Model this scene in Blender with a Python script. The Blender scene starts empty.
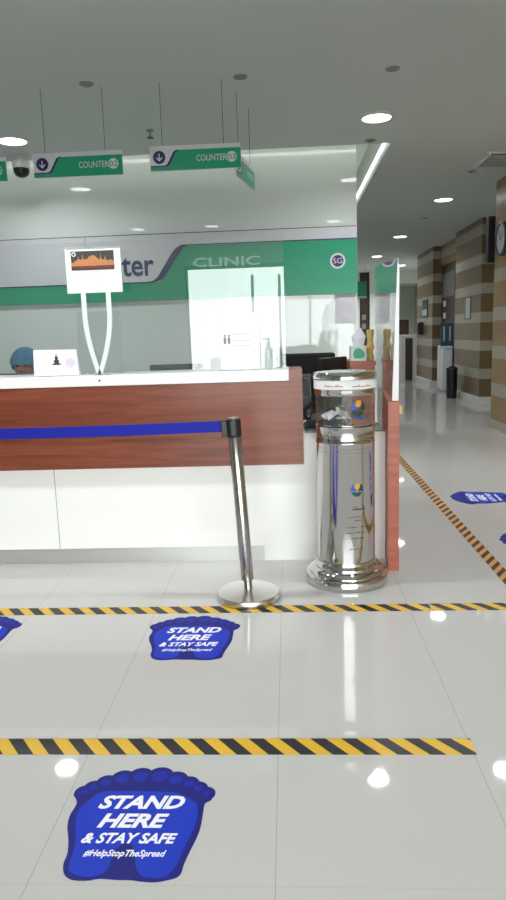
import bpy, bmesh, math, random
from mathutils import Vector, Matrix
random.seed(7)
SC = bpy.context.scene
COL = SC.collection
PI = math.pi

# ------------------------------------------------------------------ camera
cam_d = bpy.data.cameras.new('camera')
cam_d.sensor_fit = 'VERTICAL'; cam_d.sensor_height = 36.0
cam_d.lens = 680.0 / 900.0 * 36.0
cam_d.clip_start = 0.05; cam_d.clip_end = 200
cam = bpy.data.objects.new('camera', cam_d); COL.objects.link(cam)
yc = Vector((34, 117, -680)).normalized()
hl = Vector((math.cos(.033), math.sin(.033), 0))
zc = hl.cross(yc).normalized()
if zc.y < 0: zc = -zc
xc = yc.cross(zc)
rot = Matrix((xc, yc, zc)).to_4x4()
cam.matrix_world = Matrix.Translation((0, 0, 1.3)) @ rot
SC.camera = cam

# ------------------------------------------------------------------ exposure, world
SC.view_settings.view_transform = 'Standard'
SC.view_settings.look = 'None'
SC.view_settings.gamma = 1
SC.view_settings.use_curve_mapping = False
SC.view_settings.exposure = -0.1
w = bpy.data.worlds.new('world'); SC.world = w; w.use_nodes = True
bg = w.node_tree.nodes['Background']
bg.inputs['Color'].default_value = (0.98, 0.995, 0.99, 1)
bg.inputs['Strength'].default_value = 11.0
SC.cycles.max_bounces = 10
SC.cycles.transparent_max_bounces = 16
SC.cycles.sample_clamp_indirect = 8
SC.cycles.caustics_reflective = False
SC.cycles.caustics_refractive = False

def area(name, loc, rot, sx, sy, power, color=(1, 1, 1), shape='RECTANGLE', spread=PI):
    d = bpy.data.lights.new(name, 'AREA'); d.shape = shape
    d.size = sx; d.size_y = sy; d.energy = power; d.color = color; d.spread = spread
    o = bpy.data.objects.new(name, d); COL.objects.link(o)
    o.location = loc; o.rotation_euler = rot
    return o
# daylight enters through the glazed front behind the camera: a portal guides the sky light
pt = area('daylight_portal', (0.6, -1.72, 1.12), (PI/2, 0, 0), 4.0, 2.2, 1)
pt.rotation_euler = (-PI/2, 0, 0); pt.rotation_euler = (PI/2, 0, 0)
pt.data.cycles.is_portal = True

CEIL = 3.05
# ------------------------------------------------------------------ materials
def s2l(c): return tuple(((v/255)/12.92 if v/255 <= .04045 else ((v/255+.055)/1.055)**2.4) for v in c) + (1,)
def mat(name, rgb, rough=.5, metal=0, emis=None, estr=0, coat=0, alpha=None, noise=0, nscale=8, spec=.5):
    m = bpy.data.materials.new(name); m.use_nodes = True
    nt = m.node_tree; b = nt.nodes['Principled BSDF']
    b.inputs['Base Color'].default_value = s2l(rgb)
    b.inputs['Roughness'].default_value = rough
    b.inputs['Metallic'].default_value = metal
    b.inputs['Coat Weight'].default_value = coat
    b.inputs['Coat Roughness'].default_value = .03
    b.inputs['Specular IOR Level'].default_value = spec
    if emis:
        b.inputs['Emission Color'].default_value = s2l(emis); b.inputs['Emission Strength'].default_value = estr
    if noise:
        tc = nt.nodes.new('ShaderNodeTexCoord'); n = nt.nodes.new('ShaderNodeTexNoise'); n.inputs['Scale'].default_value = nscale
        n.inputs['Detail'].default_value = 4
        mp = nt.nodes.new('ShaderNodeMapRange'); mp.inputs['To Min'].default_value = 1-noise; mp.inputs['To Max'].default_value = 1+noise
        mx = nt.nodes.new('ShaderNodeVectorMath'); mx.operation = 'SCALE'; mx.inputs[0].default_value = s2l(rgb)[:3]
        nt.links.new(tc.outputs['Object'], n.inputs['Vector']); nt.links.new(n.outputs['Fac'], mp.inputs['Value'])
        nt.links.new(mp.outputs[0], mx.inputs['Scale']); nt.links.new(mx.outputs[0], b.inputs['Base Color'])
    return m
def clear(name, tint=(1, 1, 1), ior=1.49, rough=0.0, haze=0.0, hazec=(230, 240, 236)):
    m = bpy.data.materials.new(name); m.use_nodes = True; nt = m.node_tree; nt.nodes.clear()
    out = nt.nodes.new('ShaderNodeOutputMaterial'); tr = nt.nodes.new('ShaderNodeBsdfTransparent'); gl = nt.nodes.new('ShaderNodeBsdfGlossy')
    tr.inputs[0].default_value = (*tint, 1); gl.inputs['Roughness'].default_value = rough
    fr = nt.nodes.new('ShaderNodeFresnel'); fr.inputs['IOR'].default_value = ior
    mx = nt.nodes.new('ShaderNodeMixShader')
    # take the absolute facing: the same reflectance from both sides of a face
    geo = nt.nodes.new('ShaderNodeNewGeometry'); bf = nt.nodes.new('ShaderNodeMix'); bf.data_type = 'FLOAT'
    bf.inputs[2].default_value = ior; bf.inputs[3].default_value = 1/ior
    nt.links.new(geo.outputs['Backfacing'], bf.inputs[0]); nt.links.new(bf.outputs[0], fr.inputs['IOR'])
    nt.links.new(fr.outputs[0], mx.inputs[0])
    last = tr
    if haze:
        df = nt.nodes.new('ShaderNodeBsdfDiffuse'); df.inputs[0].default_value = s2l(hazec)
        hm = nt.nodes.new('ShaderNodeMixShader'); hm.inputs[0].default_value = haze
        nt.links.new(tr.outputs[0], hm.inputs[1]); nt.links.new(df.outputs[0], hm.inputs[2]); last = hm
    nt.links.new(last.outputs[0], mx.inputs[1]); nt.links.new(gl.outputs[0], mx.inputs[2]); nt.links.new(mx.outputs[0], out.inputs[0])
    return m
def anis(name, rgb, rough, an, rotv):
    m = mat(name, rgb, rough, 1); nt = m.node_tree; b = nt.nodes['Principled BSDF']
    b.inputs['Anisotropic'].default_value = an; b.inputs['Anisotropic Rotation'].default_value = rotv
    t = nt.nodes.new('ShaderNodeTangent'); t.direction_type = 'RADIAL'; t.axis = 'Z'; nt.links.new(t.outputs[0], b.inputs['Tangent'])
    return m
def mathn(nt, op, a, b=None):
    n = nt.nodes.new('ShaderNodeMath'); n.operation = op
    for i, v in enumerate((a, b)):
        if v is None: continue
        if isinstance(v, (int, float)): n.inputs[i].default_value = v
        else: nt.links.new(v, n.inputs[i])
    return n.outputs[0]

def floor_mat():
    m = mat('porcelain_tile', (196, 194, 188), .035, spec=.3); nt = m.node_tree; b = nt.nodes['Principled BSDF']
    tc = nt.nodes.new('ShaderNodeTexCoord'); sp = nt.nodes.new('ShaderNodeSeparateXYZ'); nt.links.new(tc.outputs['Object'], sp.inputs[0])
    def line(out, off):
        f = mathn(nt, 'FRACT', mathn(nt, 'DIVIDE', mathn(nt, 'ADD', out, off), .604))
        d = mathn(nt, 'ABSOLUTE', mathn(nt, 'SUBTRACT', f, .5))
        return mathn(nt, 'GREATER_THAN', d, .4978)
    l = mathn(nt, 'MAXIMUM', line(sp.outputs[0], .059+6.04), mathn(nt, 'MULTIPLY', line(sp.outputs[1], 6.04-2.63), .35))
    n = nt.nodes.new('ShaderNodeTexNoise'); n.inputs['Scale'].default_value = 1.3; n.inputs['Detail'].default_value = 5
    nt.links.new(tc.outputs['Object'], n.inputs['Vector'])
    cr = nt.nodes.new('ShaderNodeMix'); cr.data_type = 'RGBA'
    cr.inputs['A'].default_value = s2l((189, 188, 184)); cr.inputs['B'].default_value = s2l((198, 197, 193))
    nt.links.new(n.outputs['Fac'], cr.inputs['Factor'])
    mx = nt.nodes.new('ShaderNodeMix'); mx.data_type = 'RGBA'; mx.inputs['B'].default_value = s2l((135, 130, 118))
    nt.links.new(mathn(nt, 'MULTIPLY', l, .5), mx.inputs['Factor']); nt.links.new(cr.outputs['Result'], mx.inputs['A'])
    nt.links.new(mx.outputs['Result'], b.inputs['Base Color'])
    return m
def stripe_mat(name, axis_a, axis_b, k, period, c1, c2, duty=.5, rough=.4, off=0):
    m = mat(name, c1, rough); nt = m.node_tree; b = nt.nodes['Principled BSDF']
    tc = nt.nodes.new('ShaderNodeTexCoord'); sp = nt.nodes.new('ShaderNodeSeparateXYZ'); nt.links.new(tc.outputs['Object'], sp.inputs[0])
    v = mathn(nt, 'ADD', sp.outputs[axis_a], off+100*period)
    if k: v = mathn(nt, 'ADD', v, mathn(nt, 'MULTIPLY', sp.outputs[axis_b], k))
    g = mathn(nt, 'LESS_THAN', mathn(nt, 'FRACT', mathn(nt, 'DIVIDE', v, period)), duty)
    n = nt.nodes.new('ShaderNodeTexNoise'); n.inputs['Scale'].default_value = 2.2; n.inputs['Detail'].default_value = 5
    nt.links.new(tc.outputs['Object'], n.inputs['Vector'])
    mx = nt.nodes.new('ShaderNodeMix'); mx.data_type = 'RGBA'
    mx.inputs['A'].default_value = s2l(c1); mx.inputs['B'].default_value = s2l(c2)
    nt.links.new(g, mx.inputs['Factor'])
    hs = nt.nodes.new('ShaderNodeHueSaturation'); nt.links.new(mx.outputs['Result'], hs.inputs['Color'])
    mp = nt.nodes.new('ShaderNodeMapRange'); mp.inputs['To Min'].default_value = .85; mp.inputs['To Max'].default_value = 1.15
    nt.links.new(n.outputs['Fac'], mp.inputs['Value']); nt.links.new(mp.outputs[0], hs.inputs['Value'])
    nt.links.new(hs.outputs[0], b.inputs['Base Color'])
    return m
def wood_mat(name, dark, light, rough=.3):
    m = mat(name, dark, rough); nt = m.node_tree; b = nt.nodes['Principled BSDF']
    tc = nt.nodes.new('ShaderNodeTexCoord'); mp = nt.nodes.new('ShaderNodeMapping')
    mp.inputs['Scale'].default_value = (.9, 4, 14)
    n = nt.nodes.new('ShaderNodeTexNoise'); n.inputs['Scale'].default_value = 1.6; n.inputs['Detail'].default_value = 9; n.inputs['Roughness'].default_value = .62; n.inputs['Distortion'].default_value = .8
    nt.links.new(tc.outputs['Object'], mp.inputs[0]); nt.links.new(mp.outputs[0], n.inputs['Vector'])
    cr = nt.nodes.new('ShaderNodeValToRGB'); cr.color_ramp.elements[0].position = .32; cr.color_ramp.elements[1].position = .7
    cr.color_ramp.elements[0].color = s2l(dark); cr.color_ramp.elements[1].color = s2l(light)
    nt.links.new(n.outputs['Fac'], cr.inputs[0]); nt.links.new(cr.outputs[0], b.inputs['Base Color'])
    return m

M = dict(
    floor=floor_mat(),
    ceil=mat('ceiling_paint', (196, 202, 200), .9),
    wall=mat('white_wall_paint', (222, 224, 218), .7),
    gloss_wall=mat('white_gloss_cladding', (206, 214, 210), .03, spec=.6),
    solid=mat('counter_white', (250, 249, 246), .18),
    slab=mat('solid_surface_white', (251, 250, 247), .2),
    wood=wood_mat('reddish_laminate', (106, 50, 32), (148, 80, 56), .3),
    redwood=wood_mat('end_panel_laminate', (160, 84, 66), (186, 106, 84), .4),
    darkwood=wood_mat('dark_door_wood', (48, 34, 26), (70, 50, 38), .4),
    steel=mat('brushed_steel', (215, 213, 210), .3, 1),
    kick=mat('kickplate_steel', (205, 205, 203), .35, .8),
    chrome=mat('polished_chrome', (206, 206, 205), .05, 1),
    pchrome=mat('satin_post_steel', (178, 176, 173), .2, 1),
    chromeb=anis('chrome_cylinder', (198, 197, 196), .1, .9, 0),
    black=mat('black_plastic', (22, 22, 25), .35),
    blackm=mat('black_fabric', (26, 27, 31), .8),
    glasstop=mat('grey_glass_top', (110, 118, 116), .08),
    belt=mat('blue_webbing', (8, 24, 168), .7),
    blue=mat('sticker_dark_blue', (20, 24, 118), .5, spec=.2),
    blue2=mat('sticker_mid_blue', (16, 52, 184), .5, spec=.2),
    toe=mat('sticker_toe_blue', (18, 38, 155), .5, spec=.2),
    white=mat('white_print', (238, 238, 240), .5),
    paper=mat('white_paper', (240, 238, 242), .6),
    green=mat('sign_green', (6, 152, 112), .3),
    greenb=mat('board_green', (4, 144, 106), .3),
    navy=mat('sign_navy', (30, 24, 84), .35),
    signw=mat('sign_white', (208, 208, 214), .35),
    boardw=mat('board_greywhite', (198, 198, 202), .3),
    seam=mat('thin_dark_line', (70, 80, 90), .6),
    tape=stripe_mat('hazard_tape', 0, 1, .8, .1, (220, 176, 40), (26, 27, 32), .5, .42),
    taper=stripe_mat('hazard_tape_long', 0, 1, 1.5, .1, (206, 146, 58), (34, 8, 6), .5, .42),
    stoneA=stripe_mat('tan_banded_stone', 2, 0, 0, .47, (152, 124, 80), (172, 166, 150), .34, .35, off=-.43),
    stoneB=stripe_mat('brown_banded_stone', 2, 0, 0, .47, (118, 98, 72), (170, 164, 148), .36, .35, off=-.43),
    acryl=clear('clear_acrylic', (.965, .985, .98), 1.6, haze=.018),
    acryl_side=clear('clear_acrylic_pane', (.95, .97, .965), 1.5, haze=.03),
    acryl_edge=mat('frosted_acrylic_edge', (226, 226, 228), .35),
    leg_ac=mat('frosted_white_strip', (232, 238, 236), .15),
    frost=clear('cloudy_acrylic', (.9, .93, .92), haze=.18),
    glass=clear('window_glass', (.97, .99, .99), 1.45),
    wire=mat('hanging_wire', (84, 92, 88), .5),
    dgrey=mat('dark_grey', (60, 62, 62), .5),
    midgrey=mat('mid_grey', (130, 132, 130), .5),
    litletter=mat('daylit_letter_glow', (240, 245, 245), .5, emis=(240, 250, 255), estr=2.2),  # emission stands in for daylight coming through the letters
    lamp=mat('lamp_diffuser', (255, 255, 255), .5, emis=(246, 246, 255), estr=13),
    cove=mat('cove_tube', (255, 255, 255), .5, emis=(250, 255, 250), estr=6),
    rim=mat('lamp_rim', (222, 224, 222), .4),
    red=mat('red_print', (170, 60, 70), .6),
    ink=mat('dark_print', (70, 72, 74), .6),
    orange=mat('orange_print', (226, 160, 60), .5),
    bluep=mat('blue_print', (38, 92, 190), .5),
    dgreen=mat('dark_green_print', (20, 70, 60), .5),
    skin=mat('skin', (150, 100, 76), .55),
    cloth=mat('pale_shirt', (150, 160, 170), .85),
    cap=mat('teal_cap_cloth', (40, 104, 140), .8, noise=.55, nscale=32),
    tanpack=mat('tan_amber_wrap', (206, 178, 110), .5, noise=.3, nscale=30),
    tissue=mat('tissue', (225, 224, 230), .9),
    tissuebox=mat('box_card', (214, 222, 214), .5),
    gpatch=mat('green_box_print', (70, 170, 130), .5),
    lilac=mat('lilac_print', (214, 206, 220), .6),
    postsheet=mat('posted_paper', (206, 205, 212), .6),
    night=mat('poster_sky', (66, 66, 62), .5),
    amber=mat('poster_amber', (196, 132, 88), .5, noise=.3, nscale=90),
    rust=mat('poster_rust', (120, 58, 50), .5),
    pave=mat('outside_paving', (150, 148, 140), .8),
    teal=mat('teal_poster', (44, 92, 104), .5, noise=.4, nscale=12),
    frame=mat('door_frame_metal', (90, 92, 92), .4, .6),
    endwall=mat('end_wall_paint', (206, 210, 196), .8),
)

# ------------------------------------------------------------------ helpers
def prop(o, label=None, cat=None, group=None, kind=None):
    if label: o['label'] = label
    if cat: o['category'] = cat
    if group: o['group'] = group
    if kind: o['kind'] = kind
    return o
def link(name, bm, m, parent=None, smooth=False, bevel=0, loc=None):
    me = bpy.data.meshes.new(name); bmesh.ops.recalc_face_normals(bm, faces=bm.faces[:]); bm.to_mesh(me); bm.free()
    me.materials.append(m)
    if smooth:
        for p in me.polygons: p.use_smooth = True
        me.set_sharp_from_angle(angle=math.radians(40))
    o = bpy.data.objects.new(name, me); COL.objects.link(o)
    if parent: o.parent = parent
    if loc: o.location = loc
    if bevel:
        b = o.modifiers.new('bevel', 'BEVEL'); b.width = bevel; b.segments = 2; b.limit_method = 'ANGLE'
    return o
def thing(name, label, cat, loc=(0, 0, 0), rz=0, group=None):
    o = bpy.data.objects.new(name, None); COL.objects.link(o); o.empty_display_size = .1
    o.location = loc; o.rotation_euler = (0, 0, rz)
    return prop(o, label, cat, group)
def abox(bm, x0, x1, y0, y1, z0, z1, mt=None):
    vs = [bm.verts.new(v) for v in ((x0,y0,z0),(x1,y0,z0),(x1,y1,z0),(x0,y1,z0),(x0,y0,z1),(x1,y0,z1),(x1,y1,z1),(x0,y1,z1))]
    if mt: 
        for v in vs: v.co = mt @ v.co
    for f in ((0,3,2,1),(4,5,6,7),(0,1,5,4),(1,2,6,5),(2,3,7,6),(3,0,4,7)): bm.faces.new([vs[i] for i in f])
    return bm
def box(name, x0, x1, y0, y1, z0, z1, m, parent=None, bevel=0, mt=None):
    return link(name, abox(bmesh.new(), x0, x1, y0, y1, z0, z1, mt), m, parent, bevel=bevel)
def lathe(bm, prof, seg=48, c=(0, 0, 0), mt=None, caps=True):
    rings = []
    for r, z in prof:
        rg = []
        for i in range(seg):
            a = 2*PI*i/seg; v = Vector((c[0]+r*math.cos(a), c[1]+r*math.sin(a), c[2]+z))
            rg.append(bm.verts.new(mt @ v if mt else v))
        rings.append(rg)
    for a, b in zip(rings, rings[1:]):
        for i in range(seg): bm.faces.new((a[i], a[(i+1) % seg], b[(i+1) % seg], b[i]))
    if caps:
        bm.faces.new(rings[0][::-1]); bm.faces.new(rings[-1])
    return bm
def cyl(name, prof, m, parent=None, c=(0, 0, 0), seg=48, mt=None, caps=True):
    return link(name, lathe(bmesh.new(), prof, seg, c, mt, caps), m, parent, smooth=True)
def tube(bm, pts, r, seg=8):
    pts = [Vector(p) for p in pts]; prev = None
    for i, p in enumerate(pts):
        t = (pts[min(i+1, len(pts)-1)]-pts[max(i-1, 0)]).normalized()
        u = t.orthogonal().normalized() if prev is None else (prev-t*prev.dot(t)).normalized()
        prev = u; v = t.cross(u)
        rg = [bm.verts.new(p+u*r*math.cos(2*PI*k/seg)+v*r*math.sin(2*PI*k/seg)) for k in range(seg)]
        if i: 
            for k in range(seg): bm.faces.new((last[k], last[(k+1) % seg], rg[(k+1) % seg], rg[k]))
        else: bm.faces.new(rg[::-1])
        last = rg
    bm.faces.new(last); return bm
def poly(bm, pts, z0, z1, mt=None):
    """closed outline in XY extruded z0..z1"""
    a = [bm.verts.new((mt @ Vector((x, y, z0))) if mt else (x, y, z0)) for x, y in pts]
    b = [bm.verts.new((mt @ Vector((x, y, z1))) if mt else (x, y, z1)) for x, y in pts]
    n = len(pts); bm.faces.new(a[::-1]); bm.faces.new(b)
    for i in range(n): bm.faces.new((a[i], a[(i+1) % n], b[(i+1) % n], b[i]))
    return bm
def prism(name, pts, z0, z1, m, parent=None, mt=None): return link(name, poly(bmesh.new(), pts, z0, z1, mt), m, parent)
def upright(x=0, y=0, z=0, rz=0):
    """maps local XY drawing plane to a vertical XZ plane facing -Y"""
    return Matrix.Translation((x, y, z)) @ Matrix.Rotation(rz, 4, 'Z') @ Matrix.Rotation(PI/2, 4, 'X')
def smooth_loop(pts, n=4):
    out = []; N = len(pts)
    for i in range(N):
        p0, p1, p2, p3 = [Vector(pts[(i+k-1) % N]) for k in range(4)]
        for j in range(n):
            t = j/n
            q = .5*((2*p1)+(-p0+p2)*t+(2*p0-5*p1+4*p2-p3)*t*t+(-p0+3*p1-3*p2+p3)*t**3)
            out.append((q.x, q.y))
    return out
def text(name, s, size, m, parent, mt, bold=.0, shear=0, align='LEFT', ext=.0006, spacing=1, width=None, res=3):
    cu = bpy.data.curves.new(name, 'FONT'); cu.body = s; cu.size = size; cu.offset = bold*size; cu.shear = shear
    cu.align_x = align; cu.extrude = ext; cu.space_character = spacing; cu.resolution_u = res
    t = bpy.data.objects.new(name, cu); COL.objects.link(t)
    bpy.context.view_layer.update()
    me = bpy.data.meshes.new_from_object(t.evaluated_get(bpy.context.evaluated_depsgraph_get()))
    bpy.data.objects.remove(t); bpy.data.curves.remove(cu)
    if width:
        xs = [v.co.x for v in me.vertices]; k = width/(max(xs)-min(xs)); x0 = min(xs) if align == 'LEFT' else 0
        for v in me.vertices: v.co.x = (v.co.x-x0)*k
    me.transform(mt); me.materials.clear(); me.materials.append(m)
    o = bpy.data.objects.new(name, me); COL.objects.link(o); o.parent = parent
    return o
def copy_tree(o, parent=None):
    c = o.copy(); COL.objects.link(c); c.parent = parent
    for ch in list(o.children): copy_tree(ch, c)
    return c
def circ(cx, cy, r, n=24, ry=None): return [(cx+r*math.cos(2*PI*i/n), cy+(ry or r)*math.sin(2*PI*i/n)) for i in range(n)]

# ------------------------------------------------------------------ room shell
def struct(name, bm, m, bevel=0): return prop(link(name, bm, m, bevel=bevel), kind='structure')
XL, XR, YF, YB = -5.5, 2.62, -1.9, 24.0
struct('floor', abox(bmesh.new(), XL-.2, 4.6, YF-.1, YB+.2, -.1, 0), M['floor'])
SY, SX, SYB = 6.93, 1.03, 14.0       # front and right edge of the cove slot round the reception block
bm = bmesh.new()
abox(bm, XL-.2, 4.6, YF-.1, SY, CEIL, CEIL+.08)
abox(bm, SX, 4.6, SY, YB+.2, CEIL, CEIL+.08)
struct('ceiling', bm, M['ceil'])
bm = bmesh.new()   # upper deck above the cove slot
abox(bm, XL-.2, 4.6, YF-.1, YB+.2, 3.5, 3.6)
abox(bm, XL-.2, SX+.02, SY-.02, SY, CEIL+.08, 3.5); abox(bm, SX, SX+.02, SY, YB, CEIL+.08, 3.5)
struct('ceiling_recess', bm, M['wall'])
BY, BX = 7.25, .735
bm = bmesh.new(); abox(bm, XL, BX, BY, SYB, 0, 3.5)
struct('wall_back', bm, M['gloss_wall'])
struct('wall_sky_block', abox(bmesh.new(), BX-.2, BX, SYB, 21.5, 0, 3.5), M['wall'])  # unseen wall added to stop sky light leaking into the passage
bm = bmesh.new(); abox(bm, XL-.2, XL, YF, SYB, 0, 3.5); struct('wall_left', bm, M['wall'])
bm = bmesh.new(); abox(bm, XR, 4.5, YF, 8.95, 0, CEIL); struct('wall_right', bm, M['stoneA'])
bm = bmesh.new(); abox(bm, 4.4, 4.6, 8.7, YB, 0, CEIL); struct('wall_side', bm, M['endwall'])
bm = bmesh.new(); abox(bm, -1, 4.6, YB, YB+.2, 0, 3.5); struct('wall_end', bm, M['endwall'])
struct('trim_1', abox(bmesh.new(), 1.9, 4.6, YB-2.2, YB, 2.72, CEIL), M['wall'])
# return wall of the passage, with a dark door
struct('wall_passage', abox(abox(bmesh.new(), BX, 2.25, 21.5, 21.7, 0, CEIL), 2.56, 2.78, 21.5, YB, 0, CEIL), M['wall'])
d1 = struct('door_1', abox(bmesh.new(), 2.25, 2.56, 21.6, 21.66, 0, CEIL), M['darkwood'])
for z in (1.35, 1.62):
    box('door_panel', 2.33, 2.45, 21.59, 21.6, z, z+.16, M['midgrey'], d1)
prop(d1, kind='structure')
# street front behind the camera: glazed doors, transom, wall either side
bm = bmesh.new()
abox(bm, XL-.2, -1.4, YF, YF+.12, 0, CEIL)
abox(bm, -1.4, XR, YF, YF+.12, 2.26, CEIL)
struct('wall_front', bm, M['wall'])
w1 = struct('window_1', abox(bmesh.new(), -1.4, XR, YF+.05, YF+.06, .0, 2.26), M['glass'])
for x in (-1.385, .55, 1.6, 2.6):
    box('window_frame', x-.02, x+.02, YF+.02, YF+.1, 0, 2.26, M['frame'], w1)
box('window_frame', -1.4, XR, YF+.03, YF+.09, 2.21, 2.26, M['frame'], w1)
box('window_frame', -1.4, XR, YF+.03, YF+.09, 0, .05, M['frame'], w1)
for x in (-.46, -.09):
    bm = bmesh.new(); tube(bm, [(x, YF+.16, .45), (x, YF+.16, 2.1)], .02, 12)
    for z in (.6, 1.95): tube(bm, [(x, YF+.16, z), (x, YF+.07, z)], .01, 8)
    link('door_handle', bm, M['steel'], w1, smooth=True)
o = text('window_lettering', 'CLINIC', .17, M['litletter'], w1, Matrix.Translation((-1.27, YF+.125, 2.24)) @ Matrix.Rotation(PI/2, 4, 'X'), bold=.015, ext=.004, width=.92)
for v in o.data.vertices: v.co.x = v.co.x
struct('ground_outside', abox(bmesh.new(), -14, 14, -16, YF-.12, -.12, -.02), M['pave'])

# banded stone piers along the passage
def pier(name, x0, x1, y0, y1, label):
    o = box(name, x0, x1, y0, y1, 0, CEIL, M['stoneB']); return prop(o, kind='structure')
pier('wall_pier', 3.22, 4.4, 11.7, 13.45, '')
pier('wall_pier', 3.22, 4.4, 15.5, 17.3, '')
struct('wall_doorway', abox(bmesh.new(), 3.38, 4.4, 13.45, 15.5, 2.62, CEIL), M['stoneA'])
d2 = struct('door_2', abox(bmesh.new(), 3.42, 3.48, 13.45, 15.5, 0, 2.62), M['darkwood'])
box('glazed_panel', 3.405, 3.42, 14.3, 15.4, 1.95, 2.45, M['midgrey'], d2)
for z in (1.5, 1.75): box('door_notice', 3.405, 3.42, 15.1, 15.3, z, z+.12, M['paper'], d2)
bm = bmesh.new(); abox(bm, 3.18, 3.22, 11.66, 13.45, 0, .12); abox(bm, 3.22, 4.4, 11.66, 11.7, 0, .12); struct('baseboard_right', bm, M['wall'])
bm = bmesh.new(); abox(bm, 3.18, 3.22, 15.46, 17.3, 0, .14); abox(bm, 3.22, 3.42, 15.46, 15.5, 0, .14); struct('baseboard_far', bm, M['wall'])

# cove tubes lying in the slot
cv = prop(box('cove_light', XL+.05, SX-.06, SY+.01, SY+.03, CEIL+.09, CEIL+.11, M['cove']), 'long white cove light tube in the ceiling slot above the counter', 'light')
cv2 = prop(box('cove_light', SX-.025, SX-.008, SY+.12, SYB-.1, CEIL+.085, CEIL+.1, M['cove']), 'white cove light tube in the ceiling slot running down the passage', 'light')

# ------------------------------------------------------------------ ceiling lights
def downlight(x, y, label, power=21, proto=[]):
    if not proto:
        t = thing('ceiling_light', label, 'light', (x, y, CEIL), 0, None)
        cyl('rim', [(.14, 0), (.14, -.012), (.118, -.016), (.118, 0)], M['rim'], t, seg=40, caps=False)
        cyl('diffuser', [(.12, 0), (.12, -.008)], M['lamp'], t, seg=40)
        proto.append(t)
    else:
        t = copy_tree(proto[0]); t.location = (x, y, CEIL); t['label'] = label
    l = area('downlight_beam', (x, y, CEIL-.02), (0, 0, 0), .19, .19, power, (.95, .97, 1), 'DISK', math.radians(150))
    t['group'] = 'round recessed ceiling lights'
    return t
downlight(.787, 6.09, 'large bright round ceiling light right of the hanging counter signs')
downlight(-2.37, 6.24, 'bright round ceiling light at the far left beside the dome camera')
downlight(2.2, 9.95, 'round ceiling light below the air vent, nearest in the passage')
downlight(2.2, 13.6, 'second round ceiling light down the passage', 14)
downlight(2.2, 17.0, 'small farthest round ceiling light down the passage', 12)
downlight(3.2, 19.6, 'ceiling light added beside the farthest pillar to brighten the passage end', 80)  # added lamp, lifts the dark far end wall
downlight(2.05, 6.2, 'round ceiling light seen only mirrored in the floor at the right edge')
for x, where in ((.79, 'over the board right end'), (-1.17, 'above the navy swoosh'), (-2.37, 'above the word on the board')): downlight(x, 3.1, 'round ceiling light mirrored in the wall '+where, 22)

# ceiling fittings
def sensor(x, y, label):
    t = thing('ceiling_sensor', label, 'ceiling sensor', (x, y, CEIL), 0, 'small round sensors on the ceiling')
    cyl('base', [(.05, 0), (.046, -.008)], M['midgrey'], t, seg=24)
    cyl('dome', [(.026, -.008), (.02, -.018), (.008, -.022)], M['midgrey'], t, seg=20)
sensor(-.28, 5.04, 'small round sensor on ceiling above the right counter sign')
sensor(-1.35, 5.02, 'small round sensor on ceiling above the left counter sign')
sensor(.76, 5.04, 'small round sensor on ceiling nearest above the big bright light')
sensor(.82, 6.8, 'small white detector beside the corner of the bright ceiling cove')
sensor(2.15, 8.3, 'small sensor on ceiling just beyond the air vent')
sensor(2.25, 11.5, 'small sensor between the first two passage lights')
t = thing('fire_sprinkler', 'small fire sprinkler with disc hanging between the two counter signs', 'sprinkler', (-1.13, 6.15, CEIL))
cyl('pipe', [(.03, 0), (.03, -.01), (.008, -.012), (.008, -.06)], M['midgrey'], t, seg=16)
cyl('deflector', [(.028, -.06), (.028, -.066)], M['dgrey'], t, seg=16)
t = thing('dome_camera', 'dark dome security camera hanging from ceiling at far left', 'security camera', (-2.5, 6.75, CEIL))
cyl('mount', [(.04, 0), (.04, -.05), (.08, -.06), (.08, -.12)], M['rim'], t, seg=28)
cyl('dome', [(.075, -.12), (.073, -.15), (.058, -.18), (.03, -.197), (.005, -.2)], M['black'], t, seg=28)
t = thing('air_vent', 'square grey louvred air vent in ceiling at right edge', 'vent', (2.42, 7.75, CEIL))
bm = bmesh.new()
for s in (-1, 1): abox(bm, -.3, .3, s*.3-.02, s*.3+.02, -.02, 0); abox(bm, s*.3-.02, s*.3+.02, -.3, .3, -.02, 0)
link('frame', bm, M['rim'], t)
box('backing', -.28, .28, -.28, .28, -.004, 0, M['dgrey'], t)
for k in range(9):
    y = -.25+k*.0625
    box('slat', -.28, .28, -.022, .022, -.002, .002, M['rim'], t, mt=Matrix.Translation((0, y, -.022)) @ Matrix.Rotation(.6, 4, 'X'))

# ------------------------------------------------------------------ hazard tape on the floor
def tape(name, x0, x1, y0, y1, label, m='tape', rz=0, z=.0005):
    cx, cy = (x0+x1)/2, (y0+y1)/2
    if rz: o = box(name, -(y1-y0)/2, (y1-y0)/2, -(x1-x0)/2, (x1-x0)/2, 0, .0012, M[m])
    else: o = box(name, x0-cx, x1-cx, y0-cy, y1-cy, 0, .0012, M[m])
    o.location = (cx, cy, z); o.rotation_euler = (0, 0, rz)
    return prop(o, label, 'floor tape', 'black and yellow hazard tapes on the floor')
tape('hazard_tape', -2.6, .553, 1.938, 2.022, 'nearest yellow and black hazard tape, ending short with a torn right end')
tape('hazard_tape', -2.6, .645, 3.04, 3.12, 'yellow and black hazard tape passing by the post base')
tape('hazard_tape', .65, 2.5, 3.04, 3.12, 'yellow and black hazard tape continuing right of the small tape seam', z=.0007)
tape('hazard_tape', 1.08, 1.15, 3.125, 7.9, 'orange and dark hazard tape running away down the passage floor', 'taper', PI/2)

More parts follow.
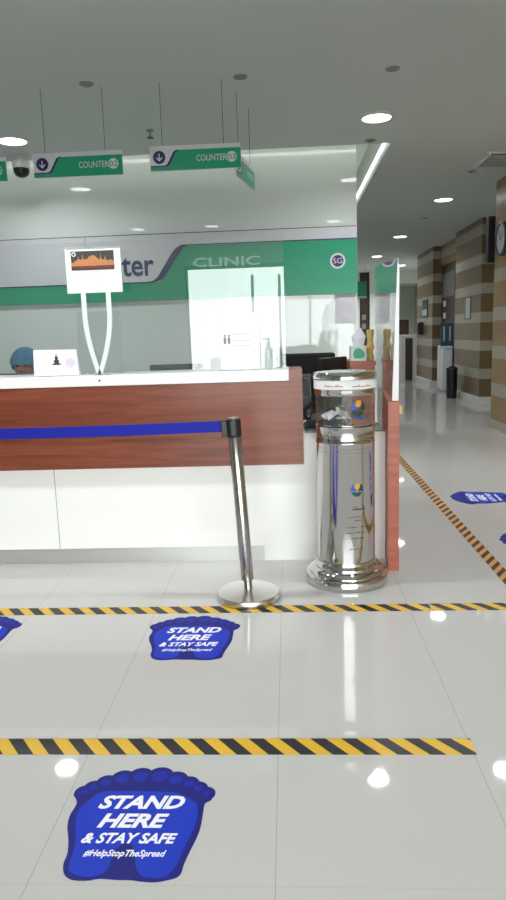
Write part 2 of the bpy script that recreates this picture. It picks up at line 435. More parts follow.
# ------------------------------------------------------------------ foot stickers
OUT = [(-0.21, 0.095), (-0.209, 0.124), (-0.189, 0.144), (-0.166, 0.171), (-0.149, 0.182), (-0.127, 0.194), (-0.098, 0.206), (-0.063, 0.211), (-0.023, 0.216), (0.013, 0.219), (0.04, 0.211), (0.078, 0.203), (0.105, 0.192), (0.139, 0.164), (0.167, 0.141), (0.19, 0.112), (0.189, 0.076), (0.173, 0.062), (0.172, 0.021), (0.172, -0.031), (0.166, -0.074), (0.155, -0.121), (0.147, -0.16), (0.141, -0.198), (0.114, -0.212), (0.083, -0.219), (0.049, -0.217), (0.023, -0.213), (-0.009, -0.213), (-0.053, -0.210), (-0.083, -0.216), (-0.122, -0.214), (-0.147, -0.196), (-0.159, -0.164), (-0.16, -0.13), (-0.172, -0.084), (-0.191, -0.034), (-0.198, 0.011), (-0.194, 0.059)]
SL = [(-0.169, 0.059), (-0.14, 0.105), (-0.091, 0.112), (-0.03, 0.112), (.03, .11), (.088, .104), (.142, .068), (.156, .034), (.155, -.031), (.139, -.104), (.125, -.177), (.096, -.206), (.05, -.202), (.027, -.173), (.015, -.13), (-.01, -.085), (-.04, -.12), (-.043, -.185), (-0.086, -0.206), (-0.132, -0.191), (-0.144, -0.164), (-0.15, -0.095), (-0.173, -0.021), (-0.18, 0.032)]
TOES = [(-0.188, 0.107, .011), (-0.166, 0.128, .012), (-0.133, 0.15, .015), (-0.088, 0.168, .02), (-0.036, 0.177, .023), (0.023, 0.178, .025), (0.074, 0.163, .02), (0.114, 0.145, .016), (0.144, 0.125, .013), (0.171, 0.104, .01)]
st = thing('foot_sticker', 'nearest blue footprint floor sticker, closest to the camera', 'floor sticker', (-.435, 1.65, .0005))
OUT = [(x*.97, y-.012) if y > .14 else (x, y) for x, y in OUT]
prism('backing', smooth_loop(OUT), 0, .0008, M['blue'], st)
prism('sole_print', smooth_loop(SL), .0008, .0011, M['blue2'], st)
bm = bmesh.new()
for i, (x, y, r) in enumerate(TOES): poly(bm, circ(x, y, r+.017, 28, (r+.017)*1.08), -.0003-.00001*i, .0007-.00002*i)
link('toe_backing', bm, M['blue'], st)
bm = bmesh.new()
for x, y, r in TOES: poly(bm, circ(x, y, r, 20, r*1.05), .0008, .0011)
link('toe_print', bm, M['toe'], st)
T = Matrix.Translation
for s, x, y, wd, sz, bo in (('STAND', -.128, .040, .243, .078, .022), ('HERE', -.110, -.034, .19, .078, .022), ('& STAY SAFE', -.137, -.092, .252, .054, .018), ('#HelpStopTheSpread', -.117, -.138, .212, .033, .01)):
    text('lettering', s, sz*.92, M['white'], st, T((x, y, .0014)), bold=bo*1.7, shear=.28, width=wd, ext=.0003)
for x, y, rz, label in ((-.44, 2.785, 0, 'blue footprint floor sticker between the two long tapes near the post'),
                        (-1.463, 2.82, 0, 'blue footprint floor sticker cut off by the left edge'),
                        (1.46, 5.2, PI/2-.04, 'turned blue footprint floor sticker beyond the passage tape, farthest away'),
                        (1.50, 4.08, PI/2-.04, 'turned blue footprint floor sticker cut off by the right edge')):
    c = copy_tree(st); c.location = (x, y, .0005); c.rotation_euler = (0, 0, rz); c['label'] = label

# ------------------------------------------------------------------ reception counter
CF = 3.79
ct = thing('reception_counter', 'long white reception counter with floating reddish wood front panel', 'counter', (-1.0, CF, 0))
def P(o): return o
def cbox(name, x0, x1, y0, y1, z0, z1, m, parent, bevel=0):
    px, py, pz = parent.location
    return box(name, x0-px, x1-px, y0-py, y1-py, z0-pz, z1-pz, m, parent, bevel)
cbox('body', -3.0, .075, CF, CF+.3, .09, .6, M['solid'], ct)
cbox('kickplate', -3.0, -.16, CF+.004, CF+.28, 0, .09, M['kick'], ct)
cbox('plinth', -.16, .535, CF+.004, CF+.28, 0, .09, M['solid'], ct)
cbox('end_body', .075, .535, CF, CF+.3, .09, .742, M['solid'], ct)
cbox('joint', -1.365, -1.362, CF-.001, CF, .09, .57, M['midgrey'], ct)
wp = cbox('wood_front', -3.0, .078, CF-.03, CF-.002, .571, 1.04, M['wood'], ct)
cbox('wood_end', .006, .078, CF-.03, CF+.34, 1.04, 1.1, M['wood'], ct)
cbox('back_panel', -3.0, .078, CF, CF+.3, .6, 1.04, M['solid'], ct)
cbox('worktop', -3.0, .005, CF-.034, CF+.36, 1.041, 1.1, M['slab'], ct, .003)
for x in (-1.63, -1.05):
    cyl('screw', [(.006, 0), (.005, -.003)], M['dgrey'], ct, mt=T((x+1.0, -.034, 1.072)) @ Matrix.Rotation(PI/2, 4, 'X') @ Matrix.Diagonal((1, 1, -1, 1)), seg=12)
# lower staff desk behind
dk = thing('staff_desk', 'low staff desk with grey glass top behind the counter, open at right', 'desk', (-1.0, 4.3, 0))
cbox('desktop', -3.0, .52, CF+.31, 4.75, .715, .742, M['glasstop'], dk)
cbox('desktop', .09, .533, CF-.01, CF+.31, .743, .752, M['glasstop'], dk)
for x in (-2.9, -1.0, .1): cbox('support', x, x+.03, 4.12, 4.7, 0, .715, M['solid'], dk)
# end panel, turned a little, with its acrylic pane
TH = -math.radians(3.4)
ep = thing('end_panel', 'narrow upright reddish wood panel closing the right end of the counter', 'panel', (.55, 3.59, 0), -math.radians(5.5))
box('board', -.03, .03, 0, .72, 0, .925, M['redwood'], ep, .002)
hg = box('hinge', .03, .045, .01, .05, .86, .9, M['tanpack'], ep)
sp = thing('side_screen', 'clear acrylic side pane above the wood end panel, mirroring the green board', 'acrylic screen', (.565, 3.62, .93), TH)
lean = .012
me = bmesh.new()
pts = [(0, 0), (1.7, 0), (1.7, .84), (.0, .73)]
vs = []
for dx in (-.004, .004):
    for (y, z) in pts: vs.append(me.verts.new((dx+lean*z, y, z)))
for f in ((0,1,2,3),(7,6,5,4),(0,4,5,1),(1,5,6,2),(2,6,7,3),(3,7,4,0)): me.faces.new([vs[i] for i in f])
link('sheet', me, M['acryl_side'], sp)
me = bmesh.new(); q = [(-.02, .0), (.014, .0), (.016, .70), (.006, .70)]
a = [me.verts.new((x, -.012, z)) for x, z in q]; b = [me.verts.new((x, -.004, z)) for x, z in q]
me.faces.new(a); me.faces.new(b[::-1])
for i in range(4): me.faces.new((a[i], a[(i+1) % 4], b[(i+1) % 4], b[i]))
link('edge_strip', me, M['acryl_edge'], sp)
# front acrylic screen
fs = thing('counter_screen', 'large clear acrylic sneeze screen standing along the counter top', 'acrylic screen', (-1.2, 3.93, 1.1))
box('sheet', -1.75, -.003, -.003, .003, .0, .74, M['acryl'], fs)
box('sheet', .003, 1.19, -.003, .003, .0, .74, M['acryl'], fs)

# wood ledge behind pane
lg = thing('side_ledge', 'reddish wood ledge behind the donation box at the counter end', 'cabinet', (.5, 4.78, 0))
cbox('body', .435, .60, 4.76, 5.25, 0, 1.06, M['redwood'], lg)
cbox('top', .425, .61, 4.755, 5.26, 1.06, 1.09, M['redwood'], lg, .002)

# ------------------------------------------------------------------ belt post
def post(x, y, lean, label):
    t = thing('belt_post', label, 'barrier post', (x, y, 0))
    cyl('base', [(.155, 0), (.158, .005), (.158, .03), (.153, .036), (.09, .043), (.03, .05)], M['steel'], t, seg=72)
    R = T((0, 0, .045)) @ Matrix.Rotation(lean, 4, 'Y')
    cyl('socket', [(.021, -.005), (.021, .07)], M['pchrome'], t, mt=R, seg=32)
    cyl('tube', [(.03, .05), (.0315, .055), (.0315, .815), (.03, .817)], M['pchrome'], t, mt=R, seg=40)
    hd = cyl('belt_head', [(.034, .772), (.0355, .777), (.0355, .852), (.034, .858)], M['black'], t, mt=R, seg=40)
    cyl('cap', [(.033, .858), (.031, .866), (.01, .869)], M['pchrome'], hd, mt=R, seg=40)
    bm = bmesh.new(); abox(bm, -.06, -.03, -.022, .022, .775, .855, R); link('belt_clip', bm, M['black'], hd, bevel=.003)
    bm = bmesh.new(); abox(bm, -.012, .012, -.05, -.032, .785, .85, R); link('belt_slot', bm, M['dgrey'], hd, bevel=.002)
    return t
post(-.223, 3.23, -.052, 'leaning steel belt post with round base in front of the counter')
p2 = None
# belt ribbon, slightly sagging
bm = bmesh.new(); N = 24; x0, x1 = -.325, -2.4; rows = []
for i in range(N+1):
    s = i/N; x = x0+(x1-x0)*s; z = .868 - .012*4*s*(1-s) + .004*s
    y = 3.23
    rows.append([bm.verts.new(p) for p in ((x, y-.0012, z-.027), (x, y-.0012, z+.027), (x, y+.0012, z+.027), (x, y+.0012, z-.027))])
for a, b in zip(rows, rows[1:]):
    for k in range(4): bm.faces.new((a[k], a[(k+1) % 4], b[(k+1) % 4], b[k]))
bm.faces.new(rows[0]); bm.faces.new(rows[-1][::-1])
rb = link('barrier_belt', bm, M['belt']); prop(rb, 'long blue retractable belt stretched left from the steel post', 'barrier belt')
q = post(-2.47, 3.23, 0, 'steel belt post holding the left end of the blue belt')

# ------------------------------------------------------------------ donation box
db = thing('donation_box', 'tall round chrome donation box with clear acrylic top section and logo', 'donation box', (.287, 3.485, 0))
cyl('base', [(.216, 0), (.218, .004), (.218, .042), (.212, .05), (.196, .053), (.19, .072), (.178, .08), (.168, .084), (.166, .1), (.158, .108), (.156, .125)], M['chrome'], db, seg=96)
cyl('body', [(.149, .12), (.149, .74), (.151, .743), (.151, .75), (.149, .753), (.149, .82), (.152, .824), (.152, .83)], M['chromeb'], db, seg=96)
bm = bmesh.new(); lathe(bm, [(.148, .832), (.148, 1.0)], 64, caps=False)
cl = link('clear_section', bm, M['acryl_side'], db, smooth=True)
cyl('inner_tray', [(.14, .833), (.14, .838)], M['chrome'], db, seg=48)
cyl('upper_ring', [(.15, .985), (.153, .99), (.153, 1.008), (.156, 1.018)], M['chrome'], db, seg=72)
lb = cyl('label_band', [(.1575, 1.018), (.1575, 1.062)], M['paper'], db, seg=72)
cyl('lid', [(.156, 1.062), (.161, 1.066), (.161, 1.088), (.156, 1.098), (.12, 1.101), (.09, 1.099)], M['chrome'], db, seg=72)
def on_cyl(bm, r, a0, a1, z0, z1, n=4):
    prev = None
    for i in range(n+1):
        a = a0+(a1-a0)*i/n; pr = []
        for rr, z in ((r, z0), (r, z1), (r+.0006, z1), (r+.0006, z0)): pr.append(bm.verts.new((rr*math.sin(a), -rr*math.cos(a), z)))
        if prev: 
            for k in range(4): bm.faces.new((prev[k], prev[(k+1) % 4], pr[(k+1) % 4], pr[k]))
        else: bm.faces.new(pr)
        prev = pr
    bm.faces.new(prev[::-1])
def scribble(bm, r, a0, a1, z, h, n, rnd):
    """a row of small cursive-looking strokes wrapped on the cylinder"""
    st_ = (a1-a0)/n
    for i in range(n):
        a = a0+st_*i; hh = h*rnd.uniform(.35, 1); on_cyl(bm, r, a, a+st_*rnd.uniform(.4, 1.05), z, z+hh*.35, 2)
        if rnd.random() < .5: on_cyl(bm, r, a, a+st_*.25, z, z+hh, 1)
rnd = random.Random(3)
bm = bmesh.new(); scribble(bm, .1577, -.75, -.12, 1.032, .018, 16, rnd); link('red_script', bm, M['red'], lb)
bm = bmesh.new(); scribble(bm, .1577, .15, .85, 1.03, .014, 20, rnd); link('small_script', bm, M['ink'], lb)
def emblem(parent, r, a, z, s):
    def patch(name, pts, m):
        bm = bmesh.new(); A = []; B = []
        for x, y in pts:
            aa = a+x*s/r
            A.append(bm.verts.new((r*math.sin(aa), -r*math.cos(aa), z+y*s))); B.append(bm.verts.new(((r+.0008)*math.sin(aa), -(r+.0008)*math.cos(aa), z+y*s)))
        bm.faces.new(A); bm.faces.new(B[::-1])
        for i in range(len(A)): bm.faces.new((A[i], A[(i+1) % len(A)], B[(i+1) % len(A)], B[i]))
        link(name, bm, m, parent)
    patch('orange_mark', [(-.35, .2), (-.3, .7), (-.05, 1.0), (.1, .85), (.3, .95), (.42, .6), (.3, .25), (0, .1)], M['orange'])
    patch('blue_mark', [(-.5, .75), (-.4, .35), (-.15, .1), (-.2, -.15), (-.6, -.2), (-1.0, -.12), (-.85, .1), (-1.0, .25), (-.75, .35), (-.72, .6)], M['bluep'])
    patch('green_mark', [(.55, .8), (.85, .5), (1, .1), (.9, -.3), (.6, -.2), (.2, -.15), (.45, .2), (.5, .5)], M['dgreen'])
    patch('green_mark', [(-.85, -.35), (-.4, -.3), (0, -.45), (.4, -.35), (.8, -.42), (.45, -.85), (0, -1), (-.5, -.85)], M['dgreen'])
emblem(cl, .1485, .36, .925, .042)
bd = db.children[1]
emblem(bd, .1495, .30, .515, .036)
bm = bmesh.new(); scribble(bm, .1495, .12, .62, .41, .03, 9, rnd); link('script_print', bm, M['ink'], bd)
for z, a0, a1 in ((.372, -.05, .62), (.355, .2, .5), (.32, -.1, .62), (.29, -.1, .6), (.262, -.1, .6), (.205, .0, .55)):
    bm = bmesh.new(); scribble(bm, .1495, a0, a1, z, .008, 14, rnd); link('small_print', bm, M['ink'], bd)
bm = bmesh.new()   # wire cage print rings under the rim
for z in (.70, .72, .775): lathe(bm, [(.1495, z), (.1503, z+.001), (.1495, z+.002)], 64, caps=False)
link('groove_ring', bm, M['midgrey'], bd, smooth=True)
# crumpled notes inside the clear section
def crumple(name, m, c, sx, sy, sz, seed, label, cat, rz=0):
    rr = random.Random(seed); bm = bmesh.new(); n = 7; g = []
    for i in range(n):
        for j in range(n):
            u, v = i/(n-1)-.5, j/(n-1)-.5
            g.append(bm.verts.new((u*sx, v*sy, sz*.5*(1-abs(u)*1.4)+rr.uniform(0, sz*.5))))
    for i in range(n-1):
        for j in range(n-1): bm.faces.new((g[i*n+j], g[i*n+j+1], g[(i+1)*n+j+1], g[(i+1)*n+j]))
    o = link(name, bm, m); s = o.modifiers.new('solid', 'SOLIDIFY'); s.thickness = .001
    o.location = c; o.rotation_euler = (0, 0, rz); return prop(o, label, cat)
crumple('folded_note', M['tissue'], (.24, 3.47, .842), .13, .09, .075, 1, 'crumpled white note lying inside the clear part of the donation box', 'paper', .4)
crumple('banknote', M['bluep'], (.34, 3.50, .842), .08, .07, .035, 2, 'blue banknote lying inside the clear part of the donation box', 'banknote', -.3)

# ------------------------------------------------------------------ things on the counter top
TOP = 1.1005
# paper stand with curved legs
ps = thing('notice_stand', 'landscape notice with lit mosque picture on tall white curved legs', 'notice stand', (-1.06, 3.83, TOP))
box('sheet', -.155, .155, -.003, .0, .455, .69, M['paper'], ps)
box('holder', -.158, .158, .001, .004, .462, .703, M['frost'], ps)
U = upright(0, -.0035, 0)
pic = box('picture', -.122, .118, -.0045, -.003, .578, .68, M['night'], ps)
rr = random.Random(5)
domes = [(-.122, .585)]
sil = [(-.122, .622), (-.105, .618), (-.104, .628), (-.088, .632), (-.083, .636), (-.081, .655), (-.077, .636), (-.06, .635), (-.056, .664), (-.052, .636), (-.03, .638), (-.022, .648), (-.004, .657), (.006, .657), (.022, .646), (.03, .636), (.042, .634), (.045, .668), (.049, .634), (.066, .632), (.07, .655), (.074, .63), (.09, .626), (.1, .632), (.118, .622), (.118, .6), (-.122, .6)]
prism('skyline', sil[::-1], 0, .0008, M['amber'], pic, mt=upright(0, -.0046, 0))
prism('foreground', [(-.122, .586), (.118, .586), (.118, .601), (-.122, .601)], 0, .0008, M['rust'], pic, mt=upright(0, -.0046, 0))
prism('badge', circ(-.105, .664, .012), 0, .0008, M['white'], pic, mt=upright(0, -.0046, 0))
prism('badge', circ(-.105, .664, .007), .0008, .0012, M['ink'], pic, mt=upright(0, -.0046, 0))
def bars(parent, rows, m, y):
    for (x0, x1, z, h) in rows:
        bm = bmesh.new(); x = x0
        while x < x1:
            wd = rr.uniform(.005, .016); abox(bm, x, min(x+wd, x1), y-.0008, y, z, z+h*rr.uniform(.6, 1)); x += wd+.003
        link('print_line', bm, m, parent)
bars(ps, [(-.10, .10, .568, .003), (-.03, .02, .556, .003), (-.05, .05, .525, .003), (-.02, .035, .512, .004)], M['lilac'], -.003)
for s in (-1, 1):   # curved strips
    bm = bmesh.new(); pr = None
    for i in range(21):
        t = i/20; z = .47*(1-t); xx = (-.065 if s < 0 else .075)
        cx = xx*(1 - max(0, (t-.3)/.7)**1.7) + (-.004)*max(0, (t-.3)/.7)**1.7
        wd = .0135
        r4 = [bm.verts.new(p) for p in ((cx-wd, -.012, z), (cx+wd, -.012, z), (cx+wd, -.006, z), (cx-wd, -.006, z))]
        if pr:
            for k in range(4): bm.faces.new((pr[k], pr[(k+1) % 4], r4[(k+1) % 4], r4[k]))
        else: bm.faces.new(r4)
        pr = r4
    bm.faces.new(pr[::-1]); link('leg', bm, M['leg_ac'], ps, smooth=False)
box('foot', -.06, .055, -.03, .04, 0, .012, M['frost'], ps, .002)
# second, clear holder behind it, empty
ch = thing('clear_leaflet_holder', 'empty clear acrylic holder behind the notice with mosque picture', 'holder', (-1.10, 3.99, TOP))
box('front_sheet', -.13, .13, -.002, .002, 0, .36, M['acryl'], ch, mt=Matrix.Rotation(-.06, 4, 'X') )
box('foot', -.13, .13, -.03, .05, 0, .004, M['acryl'], ch)
# folded card with a drawing
cd = thing('folded_card', 'white folded card with small dark tree drawing and lilac circle', 'card', (-1.315, 3.85, TOP))
def slab(name, pts, y0, y1, m, parent, tilt=0):
    return prism(name, pts, 0, y1-y0, m, parent, mt=Matrix.Rotation(tilt, 4, 'X') @ upright(0, y1, 0))
slab('front', [(-.128, 0), (.132, 0), (.118, .145), (-.128, .148)], -.028, -.026, M['paper'], cd, -.12)
slab('back', [(-.128, 0), (.128, 0), (.118, .145), (-.128, .148)], .018, .02, M['paper'], cd, .12)
mt = Matrix.Rotation(-.12, 4, 'X') @ upright(0, -.0285, 0)
tree = [(-.02, .06), (.03, .06), (.03, .066), (.018, .07), (.02, .085), (.012, .09), (.014, .105), (.006, .11), (.003, .13), (0, .11), (-.006, .105), (-.003, .09), (-.012, .086), (-.008, .07), (-.02, .066)]
prism('drawing', tree, 0, .0008, M['dgrey'], cd, mt=mt)
prism('stamp', circ(.083, .07, .028), 0, .0006, M['lilac'], cd, mt=mt)
prism('fold_strip', [(-.126, .028), (.128, .028), (.128, .03), (-.126, .03)], 0, .0006, M['lilac'], cd, mt=mt)
# white portrait notice
wn = thing('white_notice', 'upright white notice sheet in a clear stand, right part of counter top', 'notice stand', (-.265, 3.86, TOP))
box('sheet', -.115, .11, -.002, .0, .006, .318, M['paper'], wn, mt=Matrix.Rotation(-.05, 4, 'X'))
box('holder', -.118, .113, .001, .004, .0, .321, M['frost'], wn, mt=Matrix.Rotation(-.05, 4, 'X'))
box('foot', -.118, .113, -.02, .06, 0, .004, M['frost'], wn)
mt = Matrix.Rotation(-.05, 4, 'X') @ upright(0, -.0025, 0)
for x in (-.085, -.062):
    prism('figure_print', [(x-.006, .15), (x+.006, .15), (x+.007, .18), (x+.004, .186), (x-.004, .186), (x-.007, .18)], 0, .0006, M['midgrey'], wn, mt=mt)
    prism('figure_print', circ(x, .195, .006, 12), 0, .0006, M['midgrey'], wn, mt=mt)
for z in (.135, .165, .2): prism('print_line', [(-.04, z), (.06, z), (.06, z+.004), (-.04, z+.004)], 0, .0005, M['lilac'], wn, mt=mt)
# sanitizer bottles
def bottle(x, y, label, m, h=.17, r=.02):
    t = thing('sanitizer_bottle', label, 'bottle', (x, y, TOP), 0, None)
    cyl('body', [(r*.9, 0), (r, .004), (r, h*.6), (r*.9, h*.66), (r*.4, h*.74), (r*.4, h*.78)], m, t, seg=24)
    cp = cyl('pump', [(r*.5, h*.78), (r*.5, h*.86), (r*.2, h*.87), (r*.2, h*.97)], M['signw'], t, seg=16)
    bm = bmesh.new(); tube(bm, [(0, 0, h*.98), (-.02, -.01, h*.985), (-.03, -.014, h*.96)], .004, 8); link('nozzle', bm, M['signw'], cp)
bottle(-.108, 3.86, 'clear pump bottle of sanitizer just right of the white notice', M['frost'], .175, .022)
bottle(-.05, 4.04, 'smaller grey pump bottle at the right end of the counter top', M['midgrey'], .15, .018)

# ------------------------------------------------------------------ behind the counter
def monitor(x, y, w_, top, rz, label):
    t = thing('computer_monitor', label, 'monitor', (x, y, .7425), rz); tz = top-.7425
    cyl('base', [(.11, 0), (.11, .008), (.03, .014)], M['black'], t, seg=28)
    box('neck', -.03, .03, .02, .04, .01, tz-.15, M['black'], t)
    box('screen', -w_/2, w_/2, -.02, .018, tz-.34, tz, M['black'], t, .006)
    bk = box('back_cover', -w_/2+.08, w_/2-.08, -.045, -.02, tz-.28, tz-.08, M['dgrey'], t, .01)
    return t
monitor(-.72, 4.4, .34, 1.125, .05, 'black monitor behind the counter, lower one left of the notice')
monitor(-.38, 4.52, .26, 1.155, -.04, 'black monitor behind the counter, taller one by the white notice')
monitor(-1.98, 4.45, .5, 1.095, .0, 'black monitor top at the left edge beside the blue cap')
monitor(.30, 4.63, .3, 1.13, .9, 'black monitor turned sideways behind the donation box')
# black office chair
def office_chair(x, y, rz, label, seat=.46, back=1.14):
    t = thing('office_chair', label, 'chair', (x, y, 0), rz)
    for k in range(5):
        a = k*2*PI/5+.3; lg_ = box('leg', 0, .28, -.02, .02, .055, .085, M['black'], t, .004, mt=Matrix.Rotation(a, 4, 'Z'))
        cyl('caster', [(.022, -.012), (.025, -.008), (.025, .008), (.022, .012)], M['black'], lg_, mt=Matrix.Rotation(a, 4, 'Z') @ T((.26, 0, .027)) @ Matrix.Rotation(PI/2, 4, 'X'), seg=16)
    cyl('column', [(.03, .06), (.025, seat-.07)], M['black'], t, seg=20)
    box('seat', -.23, .23, -.22, .24, seat-.07, seat, M['blackm'], t, .025)
    bk = bmesh.new()
    bw = .225
    abox(bk, -bw, bw, .25, .29, seat+.12, back); link('backrest', bk, M['blackm'], t, bevel=.02)
    box('back_post', -.03, .03, .24, .3, seat-.06, seat+.2, M['black'], t, .004)
    for s in (-1, 1):
        box('armrest', s*.26-.025, s*.26+.025, -.1, .18, seat+.2, seat+.235, M['black'], t, .008)
        box('arm_post', s*.26-.015, s*.26+.015, .02, .06, seat-.04, seat+.2, M['black'], t)
    return t
office_chair(.17, 5.45, 0.0, 'empty black office chair behind the counter near the donation box', .48, 1.13)
office_chair(-1.95, 5.3, 0, 'black office chair under the person with the blue cap', .42, .95)
# black desk unit with cables
du = thing('desktop_computer', 'black desktop computer with cables on the desk behind the donation box', 'computer', (.13, 4.32, .7425))
box('case', -.14, .02, .0, .16, 0, .29, M['black'], du, .006)
box('vent_panel', -.12, .0, -.004, 0, .16, .25, M['dgrey'], du)
for s in range(4):
    bm = bmesh.new(); rz_ = random.Random(s)
    pp = [(-.1+.05*s, -.01, .12)] + [(-.12+.05*s+rz_.uniform(-.05, .05), -.04-.04*i, .1-.03*i+rz_.uniform(0, .01)) for i in range(4)]
    pp = [(a_, b_, max(c_, .006)) for a_, b_, c_ in pp]
    tube(bm, pp, .005, 8); link('cable', bm, M['black'], du, smooth=True)
ph = thing('desk_phone', 'black desk telephone on the low end of the desk behind the donation box', 'telephone', (.17, 3.98, .7525))
box('base', -.07, .08, -.07, .08, 0, .05, M['black'], ph, .008, mt=Matrix.Rotation(.12, 4, 'X') @ T((0,0,.01)))
bm = bmesh.new(); tube(bm, [(-.06, -.06, .055), (-.055, -.04, .085), (-.05, .03, .09), (-.055, .06, .065)], .016, 10); link('handset', bm, M['black'], ph, smooth=True)
crumple('crumpled_paper', M['tissue'], (.105, 4.14, .7435), .06, .05, .03, 9, 'small crumpled white paper on the desk beside the telephone', 'paper')
# tissue box and wrapped pack
tb = thing('tissue_box', 'white and green tissue box with a tissue sticking up, on the wood ledge', 'tissue box', (.497, 4.84, 1.0905))
box('carton', -.06, .05, -.05, .05, 0, .105, M['tissuebox'], tb, .003)
prism('green_print', smooth_loop([(-.035, .025), (.03, .025), (.035, .06), (.0, .09), (-.035, .075)]), 0, .001, M['gpatch'], tb, mt=upright(0, -.0505, 0))
bm = bmesh.new(); base = [bm.verts.new((.0+.035*math.cos(a), .01*math.sin(a), .1)) for a in [k*PI/4 for k in range(8)]]
mid = [bm.verts.new((.0+.05*math.cos(a)*(1+.2*math.sin(3*a)), .02*math.sin(a), .16+.01*math.cos(2*a))) for a in [k*PI/4 for k in range(8)]]
tp = bm.verts.new((.015, 0, .23))
for k in range(8): bm.faces.new((base[k], base[(k+1) % 8], mid[(k+1) % 8], mid[k])); bm.faces.new((mid[k], mid[(k+1) % 8], tp))
link('tissue', bm, M['tissue'], tb)
tw = thing('wrapped_pack', 'tall tan and amber wrapped pack beside the tissue box', 'package', (.58, 4.86, 1.0905))
bm = bmesh.new(); lathe(bm, [(.024, 0), (.028, .02), (.02, .06), (.026, .1), (.02, .14), (.028, .19), (.026, .215)], 9); link('wrapper', bm, M['tanpack'], tw)
box('band', -.028, .028, -.03, .03, .08, .095, M['orange'], tw, mt=T((0, 0, 0)))
# person
def person(x, y):
    t = thing('person', 'seated person in blue patterned cap and pale top, peeking over counter at left', 'person', (x, y, 0), 0)
    me = bpy.data.meshes.new('body')
    V = [(0, .0, .52), (0, .0, .66), (0, -.03, .80), (0, -.06, .90), (0, -.09, .97), (0, -.13, 1.04), (0, -.14, 1.10),
         (-.17, -.06, .89), (-.24, -.14, .74), (-.16, -.3, .80), (.17, -.06, .89), (.24, -.14, .74), (.16, -.3, .80),
         (-.1, -.02, .5), (-.13, -.4, .5), (-.13, -.42, .12), (.1, -.02, .5), (.13, -.4, .5), (.13, -.42, .12), (-.13, -.52, .05), (.13, -.52, .05), (-.14, -.37, .79), (.14, -.37, .79)]
    Rr = [.13, .12, .14, .11, .05, .07, .075, .06, .045, .032, .06, .045, .032, .085, .06, .04, .085, .06, .04, .035, .035, .028, .028]
    Ed = [(0,1),(1,2),(2,3),(3,4),(4,5),(5,6),(3,7),(7,8),(8,9),(9,21),(3,10),(10,11),(11,12),(12,22),(0,13),(13,14),(14,15),(15,19),(0,16),(16,17),(17,18),(18,20)]
    me.from_pydata(V, Ed, []); o = bpy.data.objects.new('body', me); COL.objects.link(o); o.parent = t
    sk = o.modifiers.new('skin', 'SKIN'); o.modifiers.new('sub', 'SUBSURF').levels = 2; o.modifiers['sub'].render_levels = 2
    for i, r in enumerate(Rr): me.skin_vertices[0].data[i].radius = (r, r)
    me.skin_vertices[0].data[0].use_root = True
    me.materials.append(M['cloth'])
    bm = bmesh.new(); bmesh.ops.create_uvsphere(bm, u_segments=28, v_segments=20, radius=1)
    for v in bm.verts:
        x_, y_, z_ = v.co; k = 1-.18*max(0, -z_)
        v.co = Vector((x_*.076*k, y_*.095*k-.012*max(0, -z_), z_*.115)) + Vector((0, -.14, 1.115))
        if abs(x_) < .2 and y_ < -.9 and -.3 < z_ < .1: v.co.y -= .016
    hd = link('head', bm, M['skin'], t, smooth=True)
    for s in (-1, 1):
        bm = bmesh.new(); bmesh.ops.create_uvsphere(bm, u_segments=10, v_segments=8, radius=.011); bmesh.ops.translate(bm, verts=bm.verts[:], vec=(s*.03, -.228, 1.13)); link('eye', bm, M['black'], hd, smooth=True)
        bm = bmesh.new(); bmesh.ops.create_uvsphere(bm, u_segments=10, v_segments=8, radius=1)
        for v in bm.verts: v.co = Vector((v.co.x*.01+s*.078, v.co.y*.018-.135, v.co.z*.03+1.105))
        link('ear', bm, M['skin'], hd, smooth=True)
    bm = bmesh.new(); abox(bm, -.022, .022, -.235, -.228, 1.058, 1.064); link('mouth', bm, M['rust'], hd)
    bm = bmesh.new(); bmesh.ops.create_uvsphere(bm, u_segments=28, v_segments=20, radius=1)
    dl = [v for v in bm.verts if v.co.z < -.35+.3*(-v.co.y > .3)]; bmesh.ops.delete(bm, geom=dl, context='VERTS')
    for v in bm.verts:
        a = math.atan2(v.co.y, v.co.x); k = 1+.03*math.cos(14*a)
        v.co = Vector((v.co.x*.108*k, v.co.y*.125*k, v.co.z*.128)) + Vector((0, -.13, 1.135))
    link('cap', bm, M['cap'], t, smooth=True)
    return t
person(-1.95, 5.15)

# ------------------------------------------------------------------ wall board
wb = thing('wall_board', 'long white and green wall board with navy swoosh above the counter', 'sign', (0, BY, 0))
box('panel', -5.4, BX-.002, -.03, -.001, 1.68, 2.345, M['boardw'], wb)
yy = -.0305
U = upright(0, yy, 0)
prism('green_band', [(-5.4, 1.68), (BX-.004, 1.68), (BX-.004, 2.22), (-1.01, 2.22), (-1.05, 2.21), (-1.085, 2.175), (-1.27, 1.91), (-1.31, 1.875), (-1.36, 1.86), (-5.4, 1.86)], 0, .004, M['greenb'], wb, mt=U)
prism('navy_swoosh', [(-5.4, 1.86), (-1.40, 1.86), (-1.36, 1.862), (-1.27, 1.90), (-1.055, 2.195), (-1.0, 2.222), (BX-.004, 2.222), (BX-.004, 2.232), (-1.06, 2.232), (-1.12, 2.205), (-1.17, 2.15), (-1.33, 1.915), (-1.38, 1.88), (-1.43, 1.873), (-5.4, 1.873)], .0045, .0075, M['navy'], wb, mt=U)
text('lettering', 'Center', .32, M['navy'], wb, upright(-2.15, yy-.001, 1.94), bold=.018, ext=.002, width=.79)
lo = prism('badge_ring', circ(.535, 2.01, .078, 40), .0042, .0085, M['signw'], wb, mt=U)
prism('badge_disc', circ(.535, 2.01, .058, 36), .0085, .01, M['navy'], wb, mt=U)
text('badge_mark', 'SG', .075, M['signw'], wb, upright(.49, yy-.0105, 1.985), ext=.0005, width=.09)
